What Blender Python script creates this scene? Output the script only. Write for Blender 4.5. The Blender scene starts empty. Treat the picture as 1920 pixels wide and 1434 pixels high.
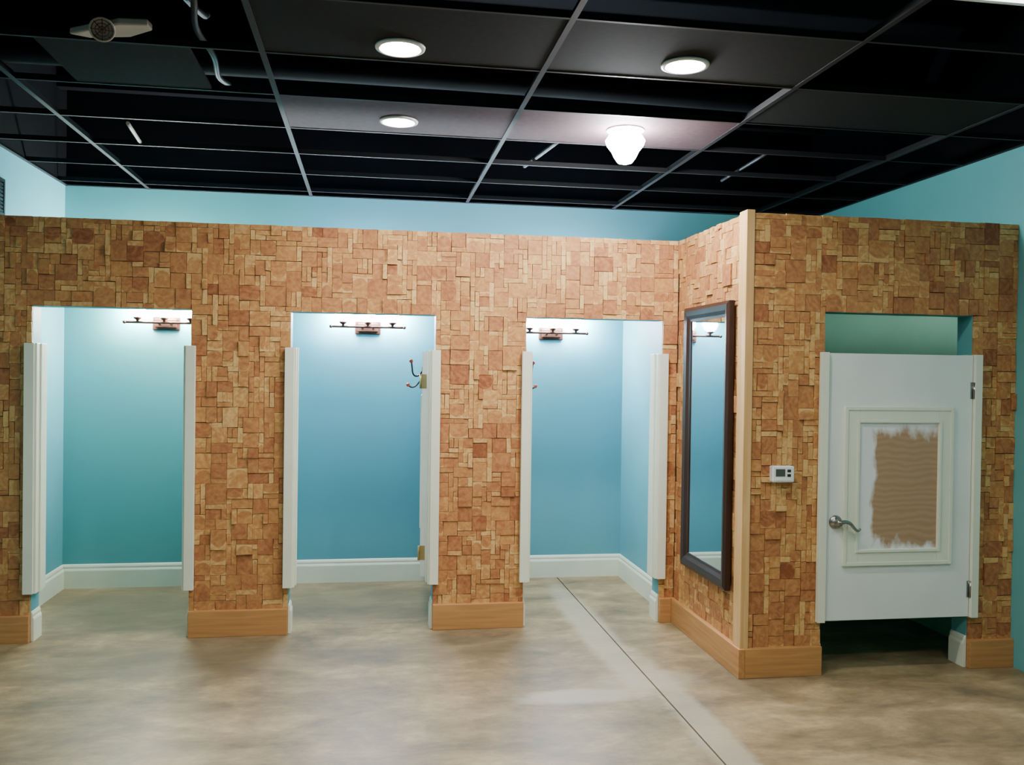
import bpy, bmesh, math, random
from mathutils import Vector, Matrix
random.seed(7)
scene = bpy.context.scene
COL = scene.collection

# ------------------------------------------------------------------ materials
def new_mat(name):
    m = bpy.data.materials.new(name); m.use_nodes = True
    nt = m.node_tree
    return m, nt, nt.nodes["Principled BSDF"]

def paint(name, col, rough=0.6, var=0.06, scale=6.0, metal=0.0, bump=0.0, bscale=200, spec=0.5):
    m, nt, b = new_mat(name)
    tc = nt.nodes.new("ShaderNodeTexCoord")
    n = nt.nodes.new("ShaderNodeTexNoise"); n.inputs["Scale"].default_value = scale
    n.inputs["Detail"].default_value = 3
    nt.links.new(tc.outputs["Object"], n.inputs["Vector"])
    r = nt.nodes.new("ShaderNodeValToRGB")
    r.color_ramp.elements[0].position = 0.3; r.color_ramp.elements[1].position = 0.7
    r.color_ramp.elements[0].color = [c*(1-var) for c in col]+[1]
    r.color_ramp.elements[1].color = [min(1, c*(1+var)) for c in col]+[1]
    nt.links.new(n.outputs["Fac"], r.inputs["Fac"])
    nt.links.new(r.outputs["Color"], b.inputs["Base Color"])
    b.inputs["Roughness"].default_value = rough
    b.inputs["Metallic"].default_value = metal
    b.inputs["Specular IOR Level"].default_value = spec
    return m

def emit(name, col, strength):
    m, nt, b = new_mat(name)
    b.inputs["Base Color"].default_value = (0.9, 0.9, 0.9, 1)
    b.inputs["Emission Color"].default_value = (*col, 1)
    b.inputs["Emission Strength"].default_value = strength
    return m

def wood(name, c1, c2, axis='X', rough=0.5):
    m, nt, b = new_mat(name)
    tc = nt.nodes.new("ShaderNodeTexCoord")
    mp = nt.nodes.new("ShaderNodeMapping")
    s = {'X': (2, 40, 40), 'Y': (40, 2, 40), 'Z': (40, 40, 2)}[axis]
    mp.inputs["Scale"].default_value = s
    nt.links.new(tc.outputs["Object"], mp.inputs["Vector"])
    n = nt.nodes.new("ShaderNodeTexNoise"); n.inputs["Scale"].default_value = 1.0
    n.inputs["Detail"].default_value = 6; n.inputs["Distortion"].default_value = 0.8
    nt.links.new(mp.outputs["Vector"], n.inputs["Vector"])
    r = nt.nodes.new("ShaderNodeValToRGB")
    r.color_ramp.elements[0].position = 0.3; r.color_ramp.elements[1].position = 0.7
    r.color_ramp.elements[0].color = (*c1, 1); r.color_ramp.elements[1].color = (*c2, 1)
    nt.links.new(n.outputs["Fac"], r.inputs["Fac"])
    nt.links.new(r.outputs["Color"], b.inputs["Base Color"])
    b.inputs["Roughness"].default_value = rough
    return m

TEAL = (0.115, 0.375, 0.455)
def ramp_tint(name, axis, lo, hi, stops):
    # wall colour with the hue of each room's lighting painted in along one axis
    m, nt, b = new_mat(name)
    L = nt.links.new; N = nt.nodes.new
    g = N("ShaderNodeNewGeometry"); s = N("ShaderNodeSeparateXYZ"); L(g.outputs["Position"], s.inputs[0])
    mr = N("ShaderNodeMapRange"); mr.inputs["From Min"].default_value = lo; mr.inputs["From Max"].default_value = hi
    L(s.outputs[axis], mr.inputs["Value"])
    r = N("ShaderNodeValToRGB"); cr = r.color_ramp
    cr.elements[0].position = stops[0][0]; cr.elements[0].color = (*stops[0][1], 1)
    cr.elements[1].position = stops[-1][0]; cr.elements[1].color = (*stops[-1][1], 1)
    for p, c in stops[1:-1]:
        e = cr.elements.new(p); e.color = (*c, 1)
    L(mr.outputs["Result"], r.inputs["Fac"])
    L(r.outputs["Color"], b.inputs["Base Color"]); b.inputs["Roughness"].default_value = 0.55
    return m

def mosaic_mat():
    m, nt, b = new_mat("wood_block_mosaic")
    L = nt.links.new; N = nt.nodes.new
    at = N("ShaderNodeAttribute"); at.attribute_name = "blk"
    sep = N("ShaderNodeSeparateColor"); L(at.outputs["Color"], sep.inputs["Color"])
    geo = N("ShaderNodeNewGeometry")
    sub = N("ShaderNodeVectorMath"); sub.operation = 'SUBTRACT'
    L(at.outputs["Color"], sub.inputs[0]); sub.inputs[1].default_value = (0.5, 0.5, 0.5)
    sc = N("ShaderNodeVectorMath"); sc.operation = 'SCALE'
    L(sub.outputs[0], sc.inputs[0]); sc.inputs["Scale"].default_value = 9
    add = N("ShaderNodeVectorMath"); add.operation = 'ADD'
    L(geo.outputs["Position"], add.inputs[0]); L(sc.outputs[0], add.inputs[1])
    w = N("ShaderNodeTexWave"); w.wave_type = 'RINGS'; w.rings_direction = 'SPHERICAL'
    w.inputs["Scale"].default_value = 9; w.inputs["Distortion"].default_value = 9
    w.inputs["Detail"].default_value = 2; w.inputs["Detail Scale"].default_value = 2.5
    L(add.outputs[0], w.inputs["Vector"])
    n = N("ShaderNodeTexNoise"); n.inputs["Scale"].default_value = 38
    n.inputs["Detail"].default_value = 4
    L(add.outputs[0], n.inputs["Vector"])
    ramp = N("ShaderNodeValToRGB")
    cr = ramp.color_ramp
    cr.elements[0].position = 0.0; cr.elements[0].color = (0.68, 0.43, 0.17, 1)
    cr.elements[1].position = 1.0; cr.elements[1].color = (0.25, 0.080, 0.032, 1)
    e = cr.elements.new(0.30); e.color = (0.53, 0.265, 0.090, 1)
    e = cr.elements.new(0.65); e.color = (0.40, 0.162, 0.064, 1)
    lc = N("ShaderNodeAttribute"); lc.attribute_name = "loc"
    off = N("ShaderNodeVectorMath"); off.operation = 'SUBTRACT'
    L(at.outputs["Color"], off.inputs[0]); off.inputs[1].default_value = (0.5, 0.5, 0.5)
    lsub = N("ShaderNodeVectorMath"); lsub.operation = 'MULTIPLY_ADD'
    L(off.outputs[0], lsub.inputs[0]); lsub.inputs[1].default_value = (0.5, 1.1, 0)
    L(lc.outputs["Color"], lsub.inputs[2])
    flat = N("ShaderNodeVectorMath"); flat.operation = 'MULTIPLY'; flat.inputs[1].default_value = (1, 1, 0)
    L(lsub.outputs[0], flat.inputs[0])
    ln = N("ShaderNodeVectorMath"); ln.operation = 'LENGTH'; L(flat.outputs[0], ln.inputs[0])
    arc = N("ShaderNodeMapRange"); arc.inputs["From Min"].default_value = 1.12; arc.inputs["From Max"].default_value = 1.2
    L(ln.outputs["Value"], arc.inputs["Value"])
    pick = N("ShaderNodeMath"); pick.operation = 'GREATER_THAN'; L(sep.outputs["Blue"], pick.inputs[0]); pick.inputs[1].default_value = 0.66
    pm = N("ShaderNodeMath"); pm.operation = 'MULTIPLY'; L(arc.outputs["Result"], pm.inputs[0]); L(pick.outputs[0], pm.inputs[1])
    m1 = N("ShaderNodeMath"); m1.operation = 'MULTIPLY_ADD'
    L(w.outputs["Fac"], m1.inputs[0]); m1.inputs[1].default_value = 0.20
    L(sep.outputs["Red"], m1.inputs[2])
    m2 = N("ShaderNodeMath"); m2.operation = 'MULTIPLY_ADD'
    L(n.outputs["Fac"], m2.inputs[0]); m2.inputs[1].default_value = 0.72
    L(m1.outputs[0], m2.inputs[2])
    m3 = N("ShaderNodeMath"); m3.operation = 'SUBTRACT'
    L(m2.outputs[0], m3.inputs[0]); m3.inputs[1].default_value = 0.44
    m4 = N("ShaderNodeMath"); m4.operation = 'MULTIPLY_ADD'
    L(pm.outputs[0], m4.inputs[0]); m4.inputs[1].default_value = -0.36; L(m3.outputs[0], m4.inputs[2])
    L(m4.outputs[0], ramp.inputs["Fac"])
    L(ramp.outputs["Color"], b.inputs["Base Color"])
    b.inputs["Roughness"].default_value = 0.6
    b.inputs["Specular IOR Level"].default_value = 0.25
    return m

def floor_mat():
    m, nt, b = new_mat("stained_concrete")
    L = nt.links.new; N = nt.nodes.new
    tc = N("ShaderNodeTexCoord")
    mp = N("ShaderNodeMapping"); mp.inputs["Scale"].default_value = (0.8, 1.5, 1)
    L(tc.outputs["Object"], mp.inputs["Vector"])
    n1 = N("ShaderNodeTexNoise"); n1.inputs["Scale"].default_value = 2.2; n1.inputs["Detail"].default_value = 10
    n1.inputs["Roughness"].default_value = 0.68; n1.inputs["Distortion"].default_value = 0.3
    L(mp.outputs["Vector"], n1.inputs["Vector"])
    r1 = N("ShaderNodeValToRGB"); cr = r1.color_ramp
    cr.elements[0].position = 0.33; cr.elements[0].color = (0.130, 0.100, 0.060, 1)
    cr.elements[1].position = 0.68; cr.elements[1].color = (0.40, 0.305, 0.170, 1)
    e = cr.elements.new(0.5); e.color = (0.250, 0.182, 0.098, 1)
    L(n1.outputs["Fac"], r1.inputs["Fac"])
    n2 = N("ShaderNodeTexNoise"); n2.inputs["Scale"].default_value = 11; n2.inputs["Detail"].default_value = 10
    n2.inputs["Roughness"].default_value = 0.78
    L(mp.outputs["Vector"], n2.inputs["Vector"])
    mx = N("ShaderNodeMix"); mx.data_type = 'RGBA'; mx.blend_type = 'OVERLAY'
    mx.inputs["Factor"].default_value = 0.6
    L(r1.outputs["Color"], mx.inputs["A"])
    g2 = N("ShaderNodeValToRGB"); g2.color_ramp.elements[0].position = 0.32; g2.color_ramp.elements[1].position = 0.68
    g2.color_ramp.elements[0].color = (0.27, 0.27, 0.27, 1); g2.color_ramp.elements[1].color = (0.76, 0.75, 0.72, 1)
    L(n2.outputs["Fac"], g2.inputs["Fac"]); L(g2.outputs["Color"], mx.inputs["B"])
    cur = mx.outputs["Result"]
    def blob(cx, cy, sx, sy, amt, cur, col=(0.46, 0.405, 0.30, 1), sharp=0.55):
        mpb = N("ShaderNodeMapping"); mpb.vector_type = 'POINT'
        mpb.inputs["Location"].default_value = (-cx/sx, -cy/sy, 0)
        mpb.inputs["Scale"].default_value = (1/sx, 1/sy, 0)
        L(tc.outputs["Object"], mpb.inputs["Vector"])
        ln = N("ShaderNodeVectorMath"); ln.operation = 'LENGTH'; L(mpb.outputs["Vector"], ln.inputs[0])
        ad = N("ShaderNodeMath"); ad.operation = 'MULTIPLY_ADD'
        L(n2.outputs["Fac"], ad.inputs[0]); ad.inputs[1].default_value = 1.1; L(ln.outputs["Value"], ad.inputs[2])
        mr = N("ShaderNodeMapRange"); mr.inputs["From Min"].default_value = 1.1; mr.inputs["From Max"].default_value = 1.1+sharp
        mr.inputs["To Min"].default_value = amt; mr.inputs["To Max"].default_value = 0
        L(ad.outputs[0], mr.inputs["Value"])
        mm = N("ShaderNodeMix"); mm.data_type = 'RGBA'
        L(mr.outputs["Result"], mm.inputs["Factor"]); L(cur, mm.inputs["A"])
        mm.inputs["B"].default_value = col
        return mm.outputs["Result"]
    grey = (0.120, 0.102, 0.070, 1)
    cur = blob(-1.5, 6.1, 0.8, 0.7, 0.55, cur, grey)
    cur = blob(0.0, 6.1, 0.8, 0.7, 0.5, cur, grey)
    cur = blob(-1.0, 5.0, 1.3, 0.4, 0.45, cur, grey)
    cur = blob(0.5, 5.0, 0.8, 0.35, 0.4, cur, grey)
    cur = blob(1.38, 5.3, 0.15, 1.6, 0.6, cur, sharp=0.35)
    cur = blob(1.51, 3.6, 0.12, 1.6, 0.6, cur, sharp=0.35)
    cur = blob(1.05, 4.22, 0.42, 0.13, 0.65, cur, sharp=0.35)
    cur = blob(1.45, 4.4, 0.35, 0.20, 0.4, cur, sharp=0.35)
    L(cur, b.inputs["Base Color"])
    rr = N("ShaderNodeMapRange"); rr.inputs["To Min"].default_value = 0.3; rr.inputs["To Max"].default_value = 0.6
    L(n2.outputs["Fac"], rr.inputs["Value"]); L(rr.outputs["Result"], b.inputs["Roughness"])
    b.inputs["Specular IOR Level"].default_value = 0.4
    bp = N("ShaderNodeBump"); bp.inputs["Strength"].default_value = 0.12; bp.inputs["Distance"].default_value = 0.003
    L(n2.outputs["Fac"], bp.inputs["Height"]); L(bp.outputs["Normal"], b.inputs["Normal"])
    return m

def smear_mat():
    m, nt, b = new_mat("half_painted_board")
    L = nt.links.new; N = nt.nodes.new
    tc = N("ShaderNodeTexCoord")
    sep = N("ShaderNodeSeparateXYZ"); L(tc.outputs["Generated"], sep.inputs[0])
    n = N("ShaderNodeTexNoise"); n.inputs["Scale"].default_value = 4; n.inputs["Detail"].default_value = 5
    mp = N("ShaderNodeMapping"); mp.inputs["Scale"].default_value = (1.6, 1, 1.1)
    L(tc.outputs["Generated"], mp.inputs["Vector"]); L(mp.outputs["Vector"], n.inputs["Vector"])
    def edge(sock, c):
        a = N("ShaderNodeMath"); a.operation = 'SUBTRACT'; L(sock, a.inputs[0]); a.inputs[1].default_value = c
        d = N("ShaderNodeMath"); d.operation = 'ABSOLUTE'; L(a.outputs[0], d.inputs[0])
        return d.outputs[0]
    ex = edge(sep.outputs["X"], 0.64); ez = edge(sep.outputs["Z"], 0.48)
    mxm = N("ShaderNodeMath"); mxm.operation = 'MAXIMUM'; L(ex, mxm.inputs[0]); L(ez, mxm.inputs[1])
    ad = N("ShaderNodeMath"); ad.operation = 'MULTIPLY_ADD'
    L(n.outputs["Fac"], ad.inputs[0]); ad.inputs[1].default_value = 0.30; L(mxm.outputs[0], ad.inputs[2])
    mr = N("ShaderNodeMapRange"); mr.inputs["From Min"].default_value = 0.57; mr.inputs["From Max"].default_value = 0.63
    L(ad.outputs[0], mr.inputs["Value"])
    w = N("ShaderNodeTexWave"); w.bands_direction = 'Z'; w.inputs["Scale"].default_value = 3; w.inputs["Distortion"].default_value = 9
    w.inputs["Detail"].default_value = 3; w.inputs["Detail Scale"].default_value = 0.8
    mp2 = N("ShaderNodeMapping"); mp2.inputs["Scale"].default_value = (0.8, 1, 2.2)
    L(tc.outputs["Generated"], mp2.inputs["Vector"]); L(mp2.outputs["Vector"], w.inputs["Vector"])
    r = N("ShaderNodeValToRGB"); r.color_ramp.elements[0].position = 0.0; r.color_ramp.elements[1].position = 1.0
    r.color_ramp.elements[0].color = (0.39, 0.24, 0.135, 1); r.color_ramp.elements[1].color = (0.44, 0.285, 0.168, 1)
    L(w.outputs["Fac"], r.inputs["Fac"])
    mx = N("ShaderNodeMix"); mx.data_type = 'RGBA'
    L(mr.outputs["Result"], mx.inputs["Factor"]); L(r.outputs["Color"], mx.inputs["A"])
    mx.inputs["B"].default_value = (0.80, 0.82, 0.82, 1)
    L(mx.outputs["Result"], b.inputs["Base Color"]); b.inputs["Roughness"].default_value = 0.6
    return m

M = {}
M['teal'] = paint("teal_wall_paint", TEAL, 0.55, 0.03, 3)
GT1 = (0.110, 0.405, 0.435)  # teal with the first booth's greener lamp tint put in
M['backteal'] = ramp_tint("teal_back_wall_light_tint", "X", -2.2, 3.3, [(0, GT1), (0.25, GT1), (0.34, TEAL), (0.78, TEAL), (0.95, (0.12, 0.41, 0.40))])
M['tintedteal'] = paint("teal_with_green_light_tint", (0.12, 0.41, 0.41), 0.55, 0.03, 3)  # greenish cast of the lamplight put into the teal
M['boothlit'] = paint("teal_with_booth_light_painted_in", (0.28, 0.62, 0.42), 0.55, 0.03, 3)  # brightened and greened to carry the light inside the last booth
M['core'] = M['teal']
M['mosaic'] = mosaic_mat()
M['backing'] = paint("dark_joint_backing", (0.07, 0.03, 0.012), 0.9)
M['floor'] = floor_mat()
M['joint'] = paint("dark_floor_joint", (0.03, 0.027, 0.022), 0.9)
M['white'] = paint("cream_white_paint", (0.76, 0.80, 0.65), 0.4, 0.03)
M['doorwhite'] = paint("white_door_paint", (0.78, 0.83, 0.80), 0.45, 0.05, 3)
M['basewood'] = wood("base_pine", (0.40, 0.185, 0.058), (0.57, 0.29, 0.10), 'X')
M['basewoody'] = wood("base_pine_side", (0.40, 0.185, 0.058), (0.57, 0.29, 0.10), 'Y')
M['postwood'] = wood("corner_pine", (0.60, 0.35, 0.13), (0.74, 0.48, 0.21), 'Z')
M['black'] = paint("black_plenum", (0.002, 0.002, 0.0035), 0.9, 0.2, spec=0.1)
M['grid'] = paint("dark_grid_metal", (0.020, 0.017, 0.020), 0.6, 0.1, spec=0.2)
M['gridweb'] = paint("black_grid_web", (0.006, 0.006, 0.007), 0.7, 0.1, spec=0.2)
M['panel1'] = paint("charcoal_ceiling_tile", (0.012, 0.011, 0.010), 0.85, 0.15, 40, spec=0.15)
M['panel2'] = paint("plum_brown_ceiling_tile", (0.058, 0.033, 0.038), 0.8, 0.12, 30, spec=0.2)
M['bronze'] = paint("oil_rubbed_bronze", (0.06, 0.022, 0.014), 0.4, 0.2, 30, metal=0.6)
M['knobred'] = paint("red_brown_knob", (0.35, 0.05, 0.02), 0.3, 0.1)
M['iron'] = paint("dark_iron", (0.03, 0.03, 0.035), 0.4, 0.1, metal=0.7)
M['brass'] = paint("aged_brass", (0.55, 0.42, 0.20), 0.35, 0.1, 30, metal=0.9)
M['steel'] = paint("satin_nickel", (0.36, 0.34, 0.31), 0.28, 0.05, 30, metal=1.0)
M['espresso'] = wood("espresso_frame", (0.014, 0.006, 0.0045), (0.034, 0.013, 0.009), 'Z', 0.4)
M['silver'], nt_, b_ = new_mat("mirror_silver")
b_.inputs["Metallic"].default_value = 1; b_.inputs["Roughness"].default_value = 0.02
b_.inputs["Base Color"].default_value = (0.72, 0.78, 0.79, 1)
M['plastic'] = paint("white_plastic", (0.8, 0.82, 0.82), 0.35, 0.02)
M['lcd'] = paint("dark_lcd", (0.07, 0.08, 0.07), 0.2, 0.05)
M['smear'] = smear_mat()
M['fixture'] = paint("pale_fixture_metal", (0.42, 0.37, 0.32), 0.5, 0.1)
M['ducting'] = paint("grey_conduit", (0.025, 0.025, 0.03), 0.5, 0.2, 20, metal=0.2)
M['lens'] = emit("downlight_lens", (1.0, 0.94, 0.85), 410)
M['bulb'] = emit("bare_bulb", (0.95, 0.97, 1.0), 400)
M['shade1'] = emit("glowing_glass_warm", (1.0, 1.0, 0.90), 390)
M['shade2'] = emit("glowing_glass_cool", (0.90, 0.94, 1.0), 390)
M['tube'] = emit("fluorescent_lens", (0.92, 0.96, 1.0), 7)
M['trimring'] = paint("white_trim_ring", (0.7, 0.7, 0.7), 0.4, 0.02)

# ------------------------------------------------------------------ mesh helpers
def add_box(bm, x0, x1, y0, y1, z0, z1, mi=0, mat=None):
    v = [bm.verts.new((x, y, z)) for z in (z0, z1) for y in (y0, y1) for x in (x0, x1)]
    for q in ((0, 2, 3, 1), (4, 5, 7, 6), (0, 1, 5, 4), (2, 6, 7, 3), (0, 4, 6, 2), (1, 3, 7, 5)):
        f = bm.faces.new([v[i] for i in q]); f.material_index = mi
    if mat is not None:
        for a in v: a.co = mat @ a.co
    return v

def tube(bm, pts, r, seg=12, mi=0):
    pts = [Vector(p) for p in pts]; rings = []
    n = len(pts)
    up = None
    for i, p in enumerate(pts):
        t = (pts[min(i+1, n-1)]-pts[max(i-1, 0)]).normalized()
        if up is None:
            up = Vector((0, 0, 1)) if abs(t.z) < 0.9 else Vector((1, 0, 0))
        a = t.cross(up).normalized(); up = a.cross(t).normalized()
        rr = r[i] if isinstance(r, (list, tuple)) else r
        rings.append([bm.verts.new(p + a*rr*math.cos(2*math.pi*k/seg)+up*rr*math.sin(2*math.pi*k/seg)) for k in range(seg)])
    for i in range(n-1):
        for k in range(seg):
            f = bm.faces.new((rings[i][k], rings[i][(k+1) % seg], rings[i+1][(k+1) % seg], rings[i+1][k]))
            f.smooth = True; f.material_index = mi
    bm.faces.new(rings[0][::-1]); bm.faces.new(rings[-1])

def smooth_path(pts, n=5):
    P = [Vector(p) for p in pts]; P = [P[0]*2-P[1]] + P + [P[-1]*2-P[-2]]; out = []
    for i in range(1, len(P)-2):
        for k in range(n):
            t = k/n; a, b, c, d = P[i-1], P[i], P[i+1], P[i+2]
            out.append(0.5*((2*b)+(c-a)*t+(2*a-5*b+4*c-d)*t*t+(3*b-a-3*c+d)*t**3))
    out.append(P[-2]); return out

def lathe(bm, prof, mat=Matrix(), seg=24):
    rings = []
    for r, z in prof:
        if r < 1e-5:
            rings.append([bm.verts.new(mat @ Vector((0, 0, z)))])
        else:
            rings.append([bm.verts.new(mat @ Vector((r*math.cos(2*math.pi*k/seg), r*math.sin(2*math.pi*k/seg), z))) for k in range(seg)])
    for a, b in zip(rings[:-1], rings[1:]):
        for k in range(seg):
            k2 = (k+1) % seg
            if len(a) == 1 and len(b) == 1: continue
            if len(a) == 1: f = bm.faces.new((a[0], b[k2], b[k]))
            elif len(b) == 1: f = bm.faces.new((a[k], a[k2], b[0]))
            else: f = bm.faces.new((a[k], a[k2], b[k2], b[k]))
            f.smooth = True

def finish(bm, name, mats, parent=None, bevel=0.0, label=None, category=None, kind=None, group=None, xf=None, recalc=True):
    if xf is not None: bmesh.ops.transform(bm, matrix=xf, verts=bm.verts)
    if recalc: bmesh.ops.recalc_face_normals(bm, faces=bm.faces)
    co = [v.co for v in bm.verts]
    mn = Vector((min(c.x for c in co), min(c.y for c in co), min(c.z for c in co)))
    mx = Vector((max(c.x for c in co), max(c.y for c in co), max(c.z for c in co)))
    c = Vector(((mn.x+mx.x)/2, (mn.y+mx.y)/2, mn.z))
    bmesh.ops.translate(bm, verts=bm.verts, vec=-c)
    me = bpy.data.meshes.new(name); bm.to_mesh(me); bm.free()
    ob = bpy.data.objects.new(name, me); COL.objects.link(ob)
    for m in (mats if isinstance(mats, (list, tuple)) else [mats]): me.materials.append(m)
    if parent is not None:
        ob.parent = parent; ob.location = c - wpos(parent)
    else: ob.location = c
    if bevel > 0:
        md = ob.modifiers.new("bevel", 'BEVEL'); md.width = bevel; md.segments = 2; md.limit_method = 'ANGLE'
    if label: ob["label"] = label
    if category: ob["category"] = category
    if kind: ob["kind"] = kind
    if group: ob["group"] = group
    return ob

def wpos(o):
    p = Vector(o.location)
    while o.parent: o = o.parent; p += o.location
    return p

def empty(name, loc, label, category, group=None):
    e = bpy.data.objects.new(name, None); e.location = loc; e.empty_display_size = 0.05
    COL.objects.link(e); e["label"] = label; e["category"] = category
    if group: e["group"] = group
    return e

def box(name, x0, x1, y0, y1, z0, z1, mat, **kw):
    bm = bmesh.new(); add_box(bm, x0, x1, y0, y1, z0, z1); return finish(bm, name, mat, **kw)

# ------------------------------------------------------------------ dimensions
D1, D2, D3 = 5.43, 4.38, 6.72
H, HC = 2.44, 2.865
XL, XR, XS = -2.15, 3.52, 1.94
OT = 1.93
OPEN = [(-1.91, -1.04), (-0.47, 0.395), (0.96, 1.842)]
O4 = (2.385, 3.255)
YB = -2.2
HB = 3.7

# ------------------------------------------------------------------ room shell
bm = bmesh.new()
add_box(bm, XL-0.1, 1.4460, YB, D3+0.1, -0.1, 0)
add_box(bm, 1.4540, XR+0.1, YB, D3+0.1, -0.1, 0)
add_box(bm, 1.4460, 1.4540, YB, D3+0.1, -0.1, -0.012, 1)
fl = finish(bm, "floor", [M['floor'], M['joint']], kind="structure", label="mottled brown stained concrete floor with a saw-cut joint")
off = fl.location.copy(); fl.data.transform(Matrix.Translation(off)); fl.location = (0, 0, 0)

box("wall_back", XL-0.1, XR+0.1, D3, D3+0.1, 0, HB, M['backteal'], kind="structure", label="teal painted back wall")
box("wall_left", XL-0.1, XL, YB, D3, 0, HB, M['teal'], kind="structure", label="teal painted side wall")
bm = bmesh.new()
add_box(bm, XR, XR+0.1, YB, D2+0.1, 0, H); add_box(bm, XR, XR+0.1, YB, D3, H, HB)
add_box(bm, XR, XR+0.1, D2+0.1, D3, 0, H, 1)     # inside the last fitting room: lighter, greener colour stands in for light
finish(bm, "wall_right", [M['tintedteal'], M['boothlit']], kind="structure", label="teal side wall with light tint put into its colour")
box("wall_rear", XL-0.1, XR+0.1, YB-0.1, YB, 0, HB, M['teal'], kind="structure", label="teal painted wall")
bm = bmesh.new()
add_box(bm, XL-0.1, XR+0.1, YB-0.1, D3+0.1, HB, HB+0.05)
for i in range(7):
    y = -1 + i*1.25
    add_box(bm, XL, XR, y, y+0.08, HB-0.2, HB)
add_box(bm, XL, XL+0.01, YB, D3, HC+0.01, HB); add_box(bm, XR-0.01, XR, YB, D3, HC+0.01, HB)
add_box(bm, XL, XR, D3-0.01, D3, HC+0.01, HB)
finish(bm, "ceiling", M['black'], kind="structure", label="black painted roof deck above open suspension grid")

gx = [-1.586, -0.445, 0.71, 1.85, 3.0]
gy = [6.54, 5.97, 5.41, 4.84, 4.27, 3.71, 3.14, 2.57, 2.0, 1.43, 0.86, 0.29, -0.28, -0.85, -1.42]
bm = bmesh.new()
for x in gx:
    add_box(bm, x-0.012, x+0.012, YB, D3, HC, HC+0.003); add_box(bm, x-0.002, x+0.002, YB, D3, HC+0.003, HC+0.035, 1)
for y in gy:
    add_box(bm, XL, XR, y-0.007, y+0.007, HC+0.0005, HC+0.0028); add_box(bm, XL, XR, y-0.002, y+0.002, HC+0.0028, HC+0.03, 1)
add_box(bm, XL, XL+0.022, YB, D3, HC, HC+0.003); add_box(bm, XR-0.022, XR, YB, D3, HC, HC+0.003)
add_box(bm, XL, XR, D3-0.022, D3, HC, HC+0.003)
finish(bm, "trim_1", [M['grid'], M['gridweb']], kind="structure", label="dark metal ceiling suspension grid")

# ------------------------------------------------------------------ mosaic cladding
def lines(a, b, breaks, c):
    pts = sorted(set([a, b]+[x for x in breaks if a < x < b])); out = [a]
    for p, q in zip(pts[:-1], pts[1:]):
        n = max(1, round((q-p)/c)); out += [p+(q-p)*(k+1)/n for k in range(n)]
    return out

SIZES = [((3, 3), 10), ((4, 3), 5), ((3, 4), 4), ((2, 2), 5), ((3, 2), 6), ((2, 3), 6), ((3, 1), 7), ((4, 1), 5), ((1, 3), 5), ((2, 1), 5), ((1, 2), 4), ((4, 2), 3), ((4, 4), 2)]
def mosaic(bm, lay, fn, u0, u1, v0, v1, holes, c=0.030, mi=2):
    """fn(u,v,d) -> world point, d = proud distance"""
    l1, l2 = lay
    U = lines(u0, u1, [h[0] for h in holes]+[h[1] for h in holes], c)
    V = lines(v0, v1, [h[3] for h in holes]+[h[2] for h in holes], c)
    nu, nv = len(U)-1, len(V)-1
    occ = [[False]*nv for _ in range(nu)]
    for i in range(nu):
        for j in range(nv):
            cu, cv = (U[i]+U[i+1])/2, (V[j]+V[j+1])/2
            if any(h[0] < cu < h[1] and h[2] < cv < h[3] for h in holes): occ[i][j] = True
    def free(i, j, w, h):
        if i+w > nu or j+h > nv: return False
        return all(not occ[a][b] for a in range(i, i+w) for b in range(j, j+h))
    for j in range(nv):
        for i in range(nu):
            if occ[i][j]: continue
            for t in range(12):
                (w, h) = random.choices([s[0] for s in SIZES], [s[1] for s in SIZES])[0]
                if free(i, j, w, h): break
            else: w = h = 1
            for a in range(i, i+w):
                for b in range(j, j+h): occ[a][b] = True
            g = random.choice((0.0006, 0.0010, 0.0016))
            a0, a1, b0, b1 = U[i]+g, U[i+w]-g, V[j]+g, V[j+h]-g
            jt = lambda: random.uniform(-0.0015, 0.0015)
            d = random.uniform(0.006, 0.013)
            if random.random() < 0.06: d = random.uniform(0.014, 0.021)
            cs = [(a0+jt(), b0+jt()), (a1+jt(), b0+jt()), (a1+jt(), b1+jt()), (a0+jt(), b1+jt())]
            lcs = [(-1, -1, 0, 1), (1, -1, 0, 1), (1, 1, 0, 1), (-1, 1, 0, 1)]
            front = [bm.verts.new(fn(u, v, d+random.uniform(-0.001, 0.001))) for u, v in cs]
            back = [bm.verts.new(fn(u, v, 0)) for u, v in cs]
            loc = {}
            for q in range(4): loc[front[q]] = lcs[q]; loc[back[q]] = lcs[q]
            tone = random.gauss(0.46, 0.14)
            if min(w, h) == 1: tone -= random.uniform(0, 0.34)
            if min(w, h) >= 3: tone += random.uniform(0, 0.15)
            tone = min(0.98, max(0.02, tone))
            col = (tone, random.random(), random.random(), 1)
            fs = [bm.faces.new(front)]
            for k in range(4):
                fs.append(bm.faces.new((front[k], back[k], back[(k+1) % 4], front[(k+1) % 4])))
            for f in fs:
                f.material_index = mi
                for l in f.loops: l[l1] = col; l[l2] = loc[l.vert]

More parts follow.
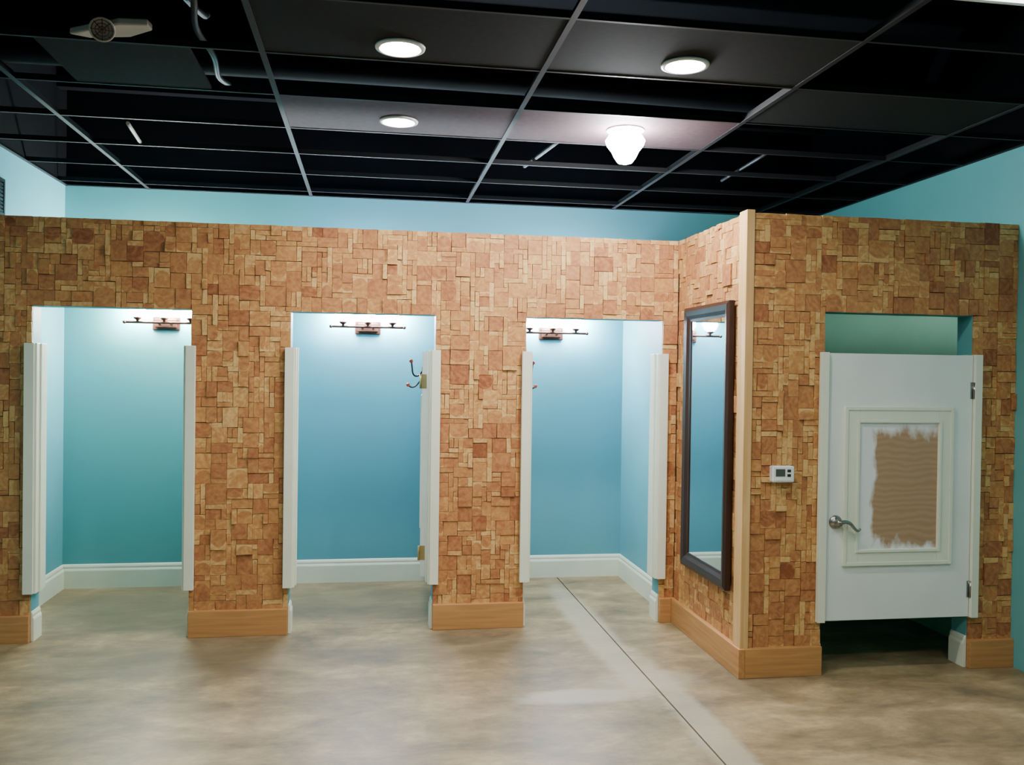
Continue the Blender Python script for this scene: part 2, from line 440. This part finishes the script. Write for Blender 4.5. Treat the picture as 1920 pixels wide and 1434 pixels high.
def new_clad():
    bm = bmesh.new(); bm.loops.layers.float_color.new("blk"); bm.loops.layers.float_color.new("loc")
    return bm, (bm.loops.layers.float_color["blk"], bm.loops.layers.float_color["loc"])
mats3 = [M['core'], M['backing'], M['mosaic']]
T = 0.14
bm, lay = new_clad()
yc = D1+0.015
xs = [XL] + [v for o in OPEN for v in o] + [XS+0.015]
for k in range(0, len(xs), 2):
    add_box(bm, xs[k], xs[k+1], yc, D1+T, 0, H)
for o in OPEN: add_box(bm, o[0], o[1], yc, D1+T, OT, H)
for k in range(0, len(xs), 2):
    add_box(bm, xs[k]+0.002, xs[k+1]-0.002, yc-0.0015, yc, 0, H-0.003, 1)
for o in OPEN: add_box(bm, o[0]-.002, o[1]+.002, yc-0.0015, yc, OT+0.003, H-0.003, 1)
mosaic(bm, lay, lambda u, v, d: Vector((u, yc-0.0015-d, v)), XL+0.001, XS, 0.15, H, [(o[0], o[1], -1, OT) for o in OPEN])
finish(bm, "wall_front", mats3, kind="structure", label="fitting room partition clad in mosaic of wood blocks")
bm, lay = new_clad()
yc2 = D2+0.015
add_box(bm, XS+0.015, O4[0], yc2, D2+T, 0, H); add_box(bm, O4[1], XR, yc2, D2+T, 0, H)
add_box(bm, O4[0], O4[1], yc2, D2+T, OT, H)
add_box(bm, XS+0.02, O4[0]-.002, yc2-0.0015, yc2, 0, H-0.003, 1); add_box(bm, O4[1]+.002, XR, yc2-0.0015, yc2, 0, H-0.003, 1)
add_box(bm, O4[0]-.002, O4[1]+.002, yc2-0.0015, yc2, OT+0.003, H-0.003, 1)
mosaic(bm, lay, lambda u, v, d: Vector((u, yc2-0.0015-d, v)), XS+0.036, XR-0.001, 0.15, H, [(O4[0], O4[1], -1, OT)])
finish(bm, "wall_corner", [M['tintedteal'], M['backing'], M['mosaic']], kind="structure", label="projecting fitting room wall clad in wood blocks")
bm, lay = new_clad()
add_box(bm, XS+0.015, XS+0.13, D2+T, D3, 0, H)
add_box(bm, XS+0.0135, XS+0.015, D2+0.02, D1+0.014, 0, H-0.003, 1)
mosaic(bm, lay, lambda u, v, d: Vector((XS+0.0135-d, u, v)), D2+0.085, D1, 0.15, H, [])
finish(bm, "wall_side", mats3, kind="structure", label="short return wall clad in mosaic of wood blocks")
for k, x in enumerate((-0.755, 0.678)):
    box("wall_partition" + ("" if k == 0 else "_second"), x-0.055, x+0.055, D1+T, D3, 0, H, M['teal'], kind="structure", label="teal wall between fitting rooms")

bm = bmesh.new(); add_box(bm, XS-0.012, XS+0.034, D2-0.012, D2+0.083, 0.15, H+0.012)
finish(bm, "trim_2", M['postwood'], kind="structure", bevel=0.003, label="pale pine corner board")

def wb(name, x0, x1, y0, y1, m=None):
    box(name, x0, x1, y0, y1, 0, 0.155, m or M['basewood'], kind="structure", bevel=0.003, label="pine base board at foot of wood clad wall")
wb("baseboard_front_1", XL, OPEN[0][0], D1-0.022, yc-0.002)
wb("baseboard_front_2", OPEN[0][1], OPEN[1][0], D1-0.022, yc-0.002)
wb("baseboard_front_3", OPEN[1][1], OPEN[2][0], D1-0.022, yc-0.002)
wb("baseboard_front_4", OPEN[2][1], XS-0.022, D1-0.022, yc-0.002)
wb("baseboard_side", XS-0.022, XS+0.013, D2-0.022, D1+0.012, M['basewoody'])
wb("baseboard_corner_1", XS+0.0135, O4[0], D2-0.022, yc2-0.002)
wb("baseboard_corner_2", O4[1], XR, D2-0.022, yc2-0.002)

PROF = [(0, 0), (0.016, 0), (0.016, 0.125), (0.013, 0.135), (0.010, 0.140), (0.010, 0.155), (0.005, 0.168), (0, 0.172)]
def mb(name, p0, p1, n):
    bm = bmesh.new(); p0 = Vector((*p0, 0)); p1 = Vector((*p1, 0)); n = Vector((*n, 0))
    a = [bm.verts.new(p0+n*d+Vector((0, 0, z))) for d, z in PROF]
    b = [bm.verts.new(p1+n*d+Vector((0, 0, z))) for d, z in PROF]
    k = len(PROF)
    for i in range(k): bm.faces.new((a[i], a[(i+1) % k], b[(i+1) % k], b[i]))
    bm.faces.new(a); bm.faces.new(b[::-1])
    finish(bm, name, M['white'], kind="structure", label="white moulded baseboard")
e = 0.0005
mb("baseboard_back_1", (XL, D3-e), (-0.81, D3-e), (0, -1))
mb("baseboard_back_2", (-0.70, D3-e), (0.623, D3-e), (0, -1))
mb("baseboard_back_3", (0.733, D3-e), (XS+0.015, D3-e), (0, -1))
mb("baseboard_back_4", (XS+0.13, D3-e), (XR, D3-e), (0, -1))
mb("baseboard_left", (XL+e, D1+T), (XL+e, D3-0.016), (1, 0))
mb("baseboard_booth", (XS+0.015-e, D1+T), (XS+0.015-e, D3-0.016), (-1, 0))
k = 1
for o in OPEN + [O4]:
    f = D1 if o is not O4 else D2
    mb("baseboard_reveal_%d" % k, (o[0]+e, f+0.014), (o[0]+e, f+T), (1, 0)); k += 1
    mb("baseboard_reveal_%d" % k, (o[1]-e, f+0.014), (o[1]-e, f+T), (-1, 0)); k += 1

# ------------------------------------------------------------------ jambs
ZB, ZT = 0.283, 1.716
tn = 3
for o in OPEN + [O4]:
    is4 = o is O4
    f = D2 if is4 else D1
    for side in (0, 1):
        xe = o[side]; s = 1 if side == 0 else -1
        bm = bmesh.new()
        def bx(a, b, y0, y1):
            lo, hi = sorted((xe+s*a, xe+s*b)); add_box(bm, lo, hi, y0, y1, ZB, ZT)
        if is4:
            bx(0.001, 0.008, f-0.020, f+T)
            bx(-0.034, 0.008, f-0.034, f-0.020)
            bx(-0.034, -0.026, f-0.020, f-0.004)
            bx(0.008, 0.022, f+0.030, f+0.07)
        else:
            bx(0.001, 0.036, f-0.022, f+T)
            bx(-0.030, 0.024, f-0.036, f-0.022)
            bx(-0.030, -0.022, f-0.022, f-0.004)
            bx(0.036, 0.044, f+0.03, f+0.07)
        finish(bm, "trim_%d" % tn, M['white'], kind="structure", bevel=0.002, label="cream painted door jamb with casing strip")
        tn += 1

# ------------------------------------------------------------------ doors
def door(n, W, xf, hinge_right, handle, label):
    th = 0.035; z0, z1 = ZB+0.004, ZT-0.004
    bm = bmesh.new(); add_box(bm, 0, W, 0, th, z0, z1)
    d = finish(bm, "door_%d" % n, M['doorwhite'], kind="structure", bevel=0.002, xf=xf, label=label)
    zc0, zc1 = 0.580, 1.430
    cx = W*0.5-0.012; hw = 0.318; fw = 0.088
    sc = 1.0 if n == 4 else 0.4
    def ring(bm, x0, x1, a0, a1, w, y0, y1):
        add_box(bm, x0, x0+w, y0, y1, a0, a1); add_box(bm, x1-w, x1, y0, y1, a0, a1)
        add_box(bm, x0+w, x1-w, y0, y1, a0, a0+w); add_box(bm, x0+w, x1-w, y0, y1, a1-w, a1)
    for face in (0, 1):
        bm = bmesh.new()
        ys = (lambda a, b: (-b*sc, -a*sc)) if face == 0 else (lambda a, b: (th+a*sc, th+b*sc))
        y0, y1 = ys(0, 0.012); ring(bm, cx-hw, cx+hw, zc0, zc1, fw, y0, y1)
        y0, y1 = ys(0.012, 0.017); ring(bm, cx-hw, cx+hw, zc0, zc1, 0.020, y0, y1)
        y0, y1 = ys(0.012, 0.018); ring(bm, cx-hw+fw-0.018, cx+hw-fw+0.018, zc0+fw-0.018, zc1-fw+0.018, 0.016, y0, y1)
        finish(bm, "moulding", M['white'], parent=d, bevel=0.003, xf=xf, label="raised cream picture-frame moulding")
        bm = bmesh.new(); y0, y1 = ys(0.0, 0.004)
        add_box(bm, cx-hw+fw, cx+hw-fw, y0, y1, zc0+fw, zc1-fw)
        finish(bm, "inset_panel", M['smear'], parent=d, xf=xf, label="bare brown board with rough white paint at edges")
    hx = W if hinge_right else 0
    s = 1 if hinge_right else -1
    for hz in (ZB+0.11, ZT-0.24):
        bm = bmesh.new()
        tube(bm, [(hx+s*0.004, -0.008, hz), (hx+s*0.004, -0.008, hz+0.09)], 0.0075)
        add_box(bm, min(hx, hx+s*0.0015), max(hx, hx+s*0.0015), -0.004, 0.03, hz, hz+0.09)
        add_box(bm, min(hx, hx-s*0.014), max(hx, hx-s*0.014), -0.003, 0.0, hz, hz+0.09)
        finish(bm, "hinge", M['steel'] if n == 4 else M['brass'], parent=d, xf=xf, label="metal butt hinge")
    if handle:
        lx = 0.055 if hinge_right else W-0.055; q = 1 if hinge_right else -1
        zz = 0.815
        for face in (0, 1):
            yy = 0 if face == 0 else th; sg = -1 if face == 0 else 1
            bm = bmesh.new()
            rot = Matrix.Translation((lx, yy, zz)) @ Matrix.Rotation(math.radians(90 if face == 0 else -90), 4, 'X')
            lathe(bm, [(0, 0), (0.036, 0), (0.036, 0.006), (0.030, 0.012), (0.018, 0.015), (0.015, 0.04), (0.016, 0.052), (0, 0.055)], rot)
            y = yy+sg*0.045
            P = smooth_path([(lx, y, zz), (lx+q*0.03, y, zz+0.006), (lx+q*0.06, y, zz-0.002), (lx+q*0.085, y, zz-0.028), (lx+q*0.105, y-sg*0.002, zz-0.042), (lx+q*0.122, y-sg*0.004, zz-0.032)])
            tube(bm, P, [0.012-0.006*i/(len(P)-1) for i in range(len(P))])
            finish(bm, "handle", M['steel'], parent=d, xf=xf, label="satin nickel lever handle")
    return d

def hookobj(xf, ):
    p = xf @ Vector((0, 0, 0))
    e_ = empty("coat_hook", p, "dark iron double coat hook with red knobs on open door", "coat hook", "coat hooks on the doors")
    bm = bmesh.new(); add_box(bm, -0.012, 0.012, -0.005, 0, -0.05, 0.05)
    finish(bm, "backplate", M['iron'], parent=e_, bevel=0.003, xf=xf)
    bm = bmesh.new()
    tube(bm, smooth_path([(0, -0.004, 0.02), (0, -0.02, -0.005), (0, -0.045, -0.012), (0, -0.062, 0.005), (0, -0.068, 0.045), (0, -0.072, 0.08)]), 0.0055)
    tube(bm, smooth_path([(0, -0.004, -0.02), (0, -0.02, -0.05), (0, -0.045, -0.078), (0, -0.07, -0.085), (0, -0.088, -0.075)]), 0.0055)
    finish(bm, "prong", M['iron'], parent=e_, xf=xf)
    for c in ((0, -0.074, 0.085), (0, -0.092, -0.070)):
        bm = bmesh.new(); bmesh.ops.create_icosphere(bm, subdivisions=3, radius=0.013, matrix=Matrix.Translation(c))
        for f in bm.faces: f.smooth = True
        finish(bm, "knob", M['knobred'], parent=e_, xf=xf, label="red-brown round knob")

def hinge_xf(px, py, ang, W, right):
    return Matrix.Translation((px, py, 0)) @ Matrix.Rotation(math.radians(ang), 4, 'Z') @ Matrix.Translation((-W if right else 0, 0, 0))
WD = 0.78
lab = "white open fitting room door seen edge-on"
x1 = hinge_xf(-1.088, D1+T+0.03, -90, WD, True); door(1, WD, x1, True, False, lab)
x2 = hinge_xf(0.324, D1+T+0.03, -94, WD, True); door(2, WD, x2, True, False, lab)
x3 = hinge_xf(1.012, D1+T+0.03, 94, WD, False); door(3, WD, x3, False, False, lab)
hookobj(x2 @ Matrix.Translation((WD-0.20, 0, 1.565)))
hookobj(x3 @ Matrix.Translation((0.20, 0, 1.565)))
W4 = O4[1]-O4[0]-0.022
x4 = Matrix.Translation((O4[0]+0.011, D2-0.014, 0)); door(4, W4, x4, True, True, "white half-height door with framed unpainted panel and lever")

# ------------------------------------------------------------------ mirror
fx0, fx1 = XS-0.045, XS-0.012
my0, my1, mz0, mz1 = 4.51, 5.20, 0.425, 1.99
me_ = empty("wall_mirror", (XS-0.02, (my0+my1)/2, mz0), "tall mirror in dark espresso frame on wood clad wall", "mirror")
bm = bmesh.new(); w = 0.085
prof = [(0.0, 0.0), (0.0, 0.030), (0.02, 0.040), (0.05, 0.034), (0.07, 0.022), (w, 0.018), (w, 0.0)]
loops_ = []
for sy, sz in ((0, 0), (1, 0), (1, 1), (0, 1)):
    ring_ = []
    for ins, ht in prof:
        y = my0+ins if sy == 0 else my1-ins; z = mz0+ins if sz == 0 else mz1-ins
        ring_.append(bm.verts.new((fx1+0.002-ht, y, z)))
    loops_.append(ring_)
for k in range(4):
    a, b = loops_[k], loops_[(k+1) % 4]
    for i in range(len(prof)):
        j = (i+1) % len(prof); bm.faces.new((a[i], a[j], b[j], b[i]))
finish(bm, "frame", M['espresso'], parent=me_)
box("mirror_glass", fx1-0.012, fx1, my0+w-0.005, my1-w+0.005, mz0+w-0.005, mz1-w+0.005, M['silver'], parent=me_, label="clear mirror glass")

# ------------------------------------------------------------------ thermostat
te = empty("thermostat", (2.142, D2-0.016, 1.03), "white thermostat with small grey display on wood clad wall", "thermostat")
box("body", 2.082, 2.202, D2-0.040, D2+0.006, 1.03, 1.115, M['plastic'], parent=te, bevel=0.006)
box("display", 2.098, 2.150, D2-0.0425, D2-0.038, 1.062, 1.100, M['lcd'], parent=te, bevel=0.001)
for i in range(2):
    box("button", 2.162, 2.182, D2-0.0435, D2-0.039, 1.060+i*0.024, 1.074+i*0.024, M['ducting'], parent=te, bevel=0.002)
box("cover_flap", 2.098, 2.186, D2-0.0425, D2-0.039, 1.038, 1.054, M['plastic'], parent=te, bevel=0.002)

# ------------------------------------------------------------------ vanity lights
def vanity(cx, zc, shade):
    v = empty("vanity_light", (cx, D3, zc-0.05), "bronze three-lamp vanity light bar glowing on teal wall", "wall light", "vanity lights in the fitting rooms")
    yw = D3-0.001
    bm = bmesh.new()
    add_box(bm, cx-0.095, cx+0.095, yw-0.014, yw, zc-0.052, zc+0.045)
    add_box(bm, cx-0.075, cx+0.075, yw-0.032, yw-0.014, zc-0.034, zc+0.03)
    finish(bm, "backplate", M['bronze'], parent=v, bevel=0.006)
    yb = yw-0.085
    bm = bmesh.new()
    tube(bm, [(cx-0.265, yb, zc), (cx-0.255, yb, zc), (cx+0.255, yb, zc), (cx+0.265, yb, zc)], [0.004, 0.009, 0.009, 0.004])
    tube(bm, [(cx-0.04, yw-0.03, zc-0.01), (cx-0.04, yb, zc)], 0.008); tube(bm, [(cx+0.04, yw-0.03, zc-0.01), (cx+0.04, yb, zc)], 0.008)
    for s in (-1, 1):
        bmesh.ops.create_icosphere(bm, subdivisions=2, radius=0.013, matrix=Matrix.Translation((cx+s*0.268, yb, zc)))
    finish(bm, "bar", M['bronze'], parent=v)
    for dx in (-0.18, 0, 0.18):
        bm = bmesh.new()
        lathe(bm, [(0, 0), (0.008, 0), (0.010, 0.012), (0.024, 0.020), (0.030, 0.030), (0.027, 0.034), (0, 0.034)], Matrix.Translation((cx+dx, yb, zc+0.004)))
        finish(bm, "socket", M['bronze'], parent=v)
        bm = bmesh.new()
        lathe(bm, [(0, 0), (0.026, 0), (0.042, 0.015), (0.054, 0.045), (0.058, 0.075), (0.066, 0.10), (0.062, 0.10), (0.0, 0.085)], Matrix.Translation((cx+dx, yb, zc+0.039)), 14)
        finish(bm, "lamp_shade", shade, parent=v, label="glowing white glass shade")
vanity(-1.455, 1.905, M['shade1']); vanity(-0.02, 1.905, M['shade2']); vanity(1.375, 1.89, M['shade2'])

# ------------------------------------------------------------------ ceiling panels and fixtures
def panel(x0, x1, y0, y1, m, lb):
    box("ceiling_panel", x0+0.004, x1-0.004, y0+0.004, y1-0.004, HC+0.004, HC+0.018, m, category="ceiling panel", label=lb, group="ceiling panels in the grid")
d1 = "charcoal lay-in ceiling panel in dark grid"; d2 = "plum-brown lay-in ceiling panel in dark grid"
panel(gx[1], gx[2], 3.14, 3.71, M['panel1'], d1); panel(gx[2], gx[3], 3.14, 3.71, M['panel1'], d1)
panel(gx[1], gx[2], 4.27, 4.84, M['panel2'], d2); panel(gx[2], gx[3], 4.27, 4.84, M['panel2'], d2)
panel(-1.32, -0.73, 3.71, 4.27, M['panel1'], d1); panel(gx[3], gx[4], 3.71, 4.27, M['panel1'], d1)

def downlight(x, y, lens=M['lens'], bulb=False):
    lb = "round recessed downlight with white trim ring" if not bulb else "bright flood lamp hanging from recessed ceiling can"
    d = empty("recessed_downlight", (x, y, HC), lb, "ceiling light", "recessed ceiling downlights")
    bm = bmesh.new()
    lathe(bm, [(0.078, 0.010), (0.078, -0.004), (0.084, -0.008), (0.098, -0.004), (0.100, 0.003), (0.078, 0.003)], Matrix.Translation((x, y, HC)), 40)
    finish(bm, "trim_ring", M['trimring'], parent=d)
    bm = bmesh.new()
    if not bulb:
        lathe(bm, [(0, -0.002), (0.077, 0.002), (0.077, 0.008), (0, 0.008)], Matrix.Translation((x, y, HC)), 20)
        finish(bm, "lens", lens, parent=d)
    else:
        lathe(bm, [(0, 0.0), (0.03, 0.0), (0.03, -0.008), (0.034, -0.014), (0, -0.016)], Matrix.Translation((x, y, HC+0.004)), 24)
        finish(bm, "lamp_socket", M['plastic'], parent=d)
        bm = bmesh.new()
        lathe(bm, [(0, -0.012), (0.05, -0.012), (0.088, -0.03), (0.104, -0.055), (0.096, -0.08), (0.072, -0.11), (0.058, -0.14), (0.038, -0.168), (0, -0.18)], Matrix.Translation((x, y, HC)), 24)
        finish(bm, "bulb", M['bulb'], parent=d)
downlight(0.103, 3.55); downlight(1.271, 3.52); downlight(0.13, 4.60); downlight(1.31, 4.52, bulb=True)
for p in ((0.13, 1.7), (-1.2, 1.2), (2.0, 1.5)):  # unseen downlights added behind the camera to light the front wall and floor
    downlight(*p)

te = empty("fluorescent_light", (2.42, 2.45, HC), "white fluorescent troffer in dark ceiling grid", "ceiling light")
box("housing", 1.853, 2.997, 2.16, 2.74, HC+0.003, HC+0.09, M['trimring'], parent=te)
box("diffuser", 1.90, 2.95, 2.19, 2.71, HC-0.002, HC+0.003, M['tube'], parent=te)

# emergency spot on the grid
ee = empty("emergency_light", (-0.98, 3.5, HC-0.01), "pale ceiling spotlight with round caged lens", "spotlight")
rx = Matrix.Translation((-0.975, 3.56, HC-0.014)) @ Matrix.Rotation(math.radians(14), 4, 'Z')
bm = bmesh.new()
pts = [(-0.15, 0.03, -0.01), (-0.06, -0.015, 0.01), (0.02, -0.045, 0.03), (0.12, -0.05, 0.04), (0.14, 0.0, 0.04), (0.06, 0.055, 0.02), (-0.08, 0.07, 0.0)]
lo = [bm.verts.new(Vector(p)+Vector((0, 0, -0.012))) for p in pts]; hi = [bm.verts.new(Vector(p)+Vector((0, 0, 0.014))) for p in pts]
bm.faces.new(lo); bm.faces.new(hi[::-1])
for i in range(7): bm.faces.new((lo[i], hi[i], hi[(i+1) % 7], lo[(i+1) % 7]))
finish(bm, "housing", M['fixture'], parent=ee, xf=rx, bevel=0.006)
bm = bmesh.new()
hd = rx @ Matrix.Translation((-0.035, -0.035, -0.005)) @ Matrix.Rotation(math.radians(125), 4, 'X')
lathe(bm, [(0, -0.05), (0.02, -0.045), (0.040, -0.01), (0.046, 0.01), (0.040, 0.012), (0.037, 0.004), (0, 0.002)], hd, 28)
finish(bm, "lamp_head", M['fixture'], parent=ee)
bm = bmesh.new()
for r in (0.012, 0.024, 0.036):
    tube(bm, [hd @ Vector((r*math.cos(t*math.pi/12), r*math.sin(t*math.pi/12), 0.013)) for t in range(25)], 0.0015, 6)
for t in range(4):
    a = t*math.pi/4; tube(bm, [hd @ Vector((0.040*math.cos(a), 0.040*math.sin(a), 0.013)), hd @ Vector((-0.040*math.cos(a), -0.040*math.sin(a), 0.013))], 0.0015, 6)
finish(bm, "grille", M['bronze'], parent=ee)

def pipe(name, pts, r, m, lb, cat):
    bm = bmesh.new(); tube(bm, smooth_path(pts), r, 14); finish(bm, name, m, label=lb, category=cat)
pipe("flexible_conduit", [(-0.75, 2.9, 3.2), (-0.72, 3.2, 3.1), (-0.68, 3.5, 3.02), (-0.72, 3.8, 2.98), (-0.70, 4.1, 2.97), (-0.72, 4.35, 2.96), (-0.71, 4.6, 3.0)], 0.013, M['ducting'], "grey flexible conduit draped above ceiling grid", "conduit")
pipe("flexible_conduit", [(-0.95, 3.0, 3.3), (-0.85, 3.3, 3.15), (-0.78, 3.7, 3.1), (-0.75, 4.1, 3.15), (-0.80, 4.5, 3.3)], 0.014, M['ducting'], "grey flexible conduit draped above ceiling grid", "conduit")
pipe("hanger_strut", [(-1.29, 5.0, 2.885), (-1.33, 5.45, 2.885)], 0.010, M['fixture'], "short pale strut lying on ceiling grid", "strut")
pipe("hanger_strut", [(1.05, 4.9, 2.905), (0.96, 5.6, 2.905)], 0.012, M['ducting'], "short grey strut lying on ceiling grid", "strut")
pipe("hanger_strut", [(2.30, 4.95, 2.9), (2.33, 5.7, 2.9)], 0.010, M['ducting'], "short grey strut lying on ceiling grid", "strut")
pipe("air_duct", [(XL+0.05, 5.0, 3.3), (0.5, 5.05, 3.32), (XR-0.05, 5.1, 3.3)], 0.13, M['black'], "round black air duct above ceiling grid", "duct")

ve = empty("vent_grille", (XL, 5.47, 2.46), "dark metal louvred vent high on teal wall", "vent")
bm = bmesh.new()
add_box(bm, XL+0.001, XL+0.015, 5.30, 5.64, 2.46, 2.48); add_box(bm, XL+0.001, XL+0.015, 5.30, 5.64, 2.66, 2.68)
add_box(bm, XL+0.001, XL+0.015, 5.30, 5.32, 2.48, 2.66); add_box(bm, XL+0.001, XL+0.015, 5.62, 5.64, 2.48, 2.66)
finish(bm, "frame", M['iron'], parent=ve)
bm = bmesh.new()
for i in range(8): add_box(bm, XL+0.001, XL+0.012, 5.32, 5.62, 2.484+i*0.022, 2.499+i*0.022)
finish(bm, "louvres", M['iron'], parent=ve)

# ------------------------------------------------------------------ world
wd = bpy.data.worlds.new("world"); scene.world = wd; wd.use_nodes = True
wd.node_tree.nodes["Background"].inputs["Color"].default_value = (0.5, 0.55, 0.6, 1)
wd.node_tree.nodes["Background"].inputs["Strength"].default_value = 0.02

# ------------------------------------------------------------------ camera
f = 1660.0
d = Vector((-266, 24, -f)).normalized()
t = (266*266+24*24+f*f)/(266+24*0.0138)
r = Vector((-266+t, 24-0.0138*t, -f)).normalized()
u = r.cross(d).normalized(); r = d.cross(u).normalized()
R = Matrix((r, d, u))
cam = bpy.data.cameras.new("camera"); co = bpy.data.objects.new("camera", cam); COL.objects.link(co)
co.matrix_world = Matrix.Translation((0, 0, 1.59)) @ R.to_4x4()
cam.sensor_fit = 'HORIZONTAL'; cam.sensor_width = 36; cam.lens = 36*f/1920
cam.clip_start = 0.05
scene.camera = co
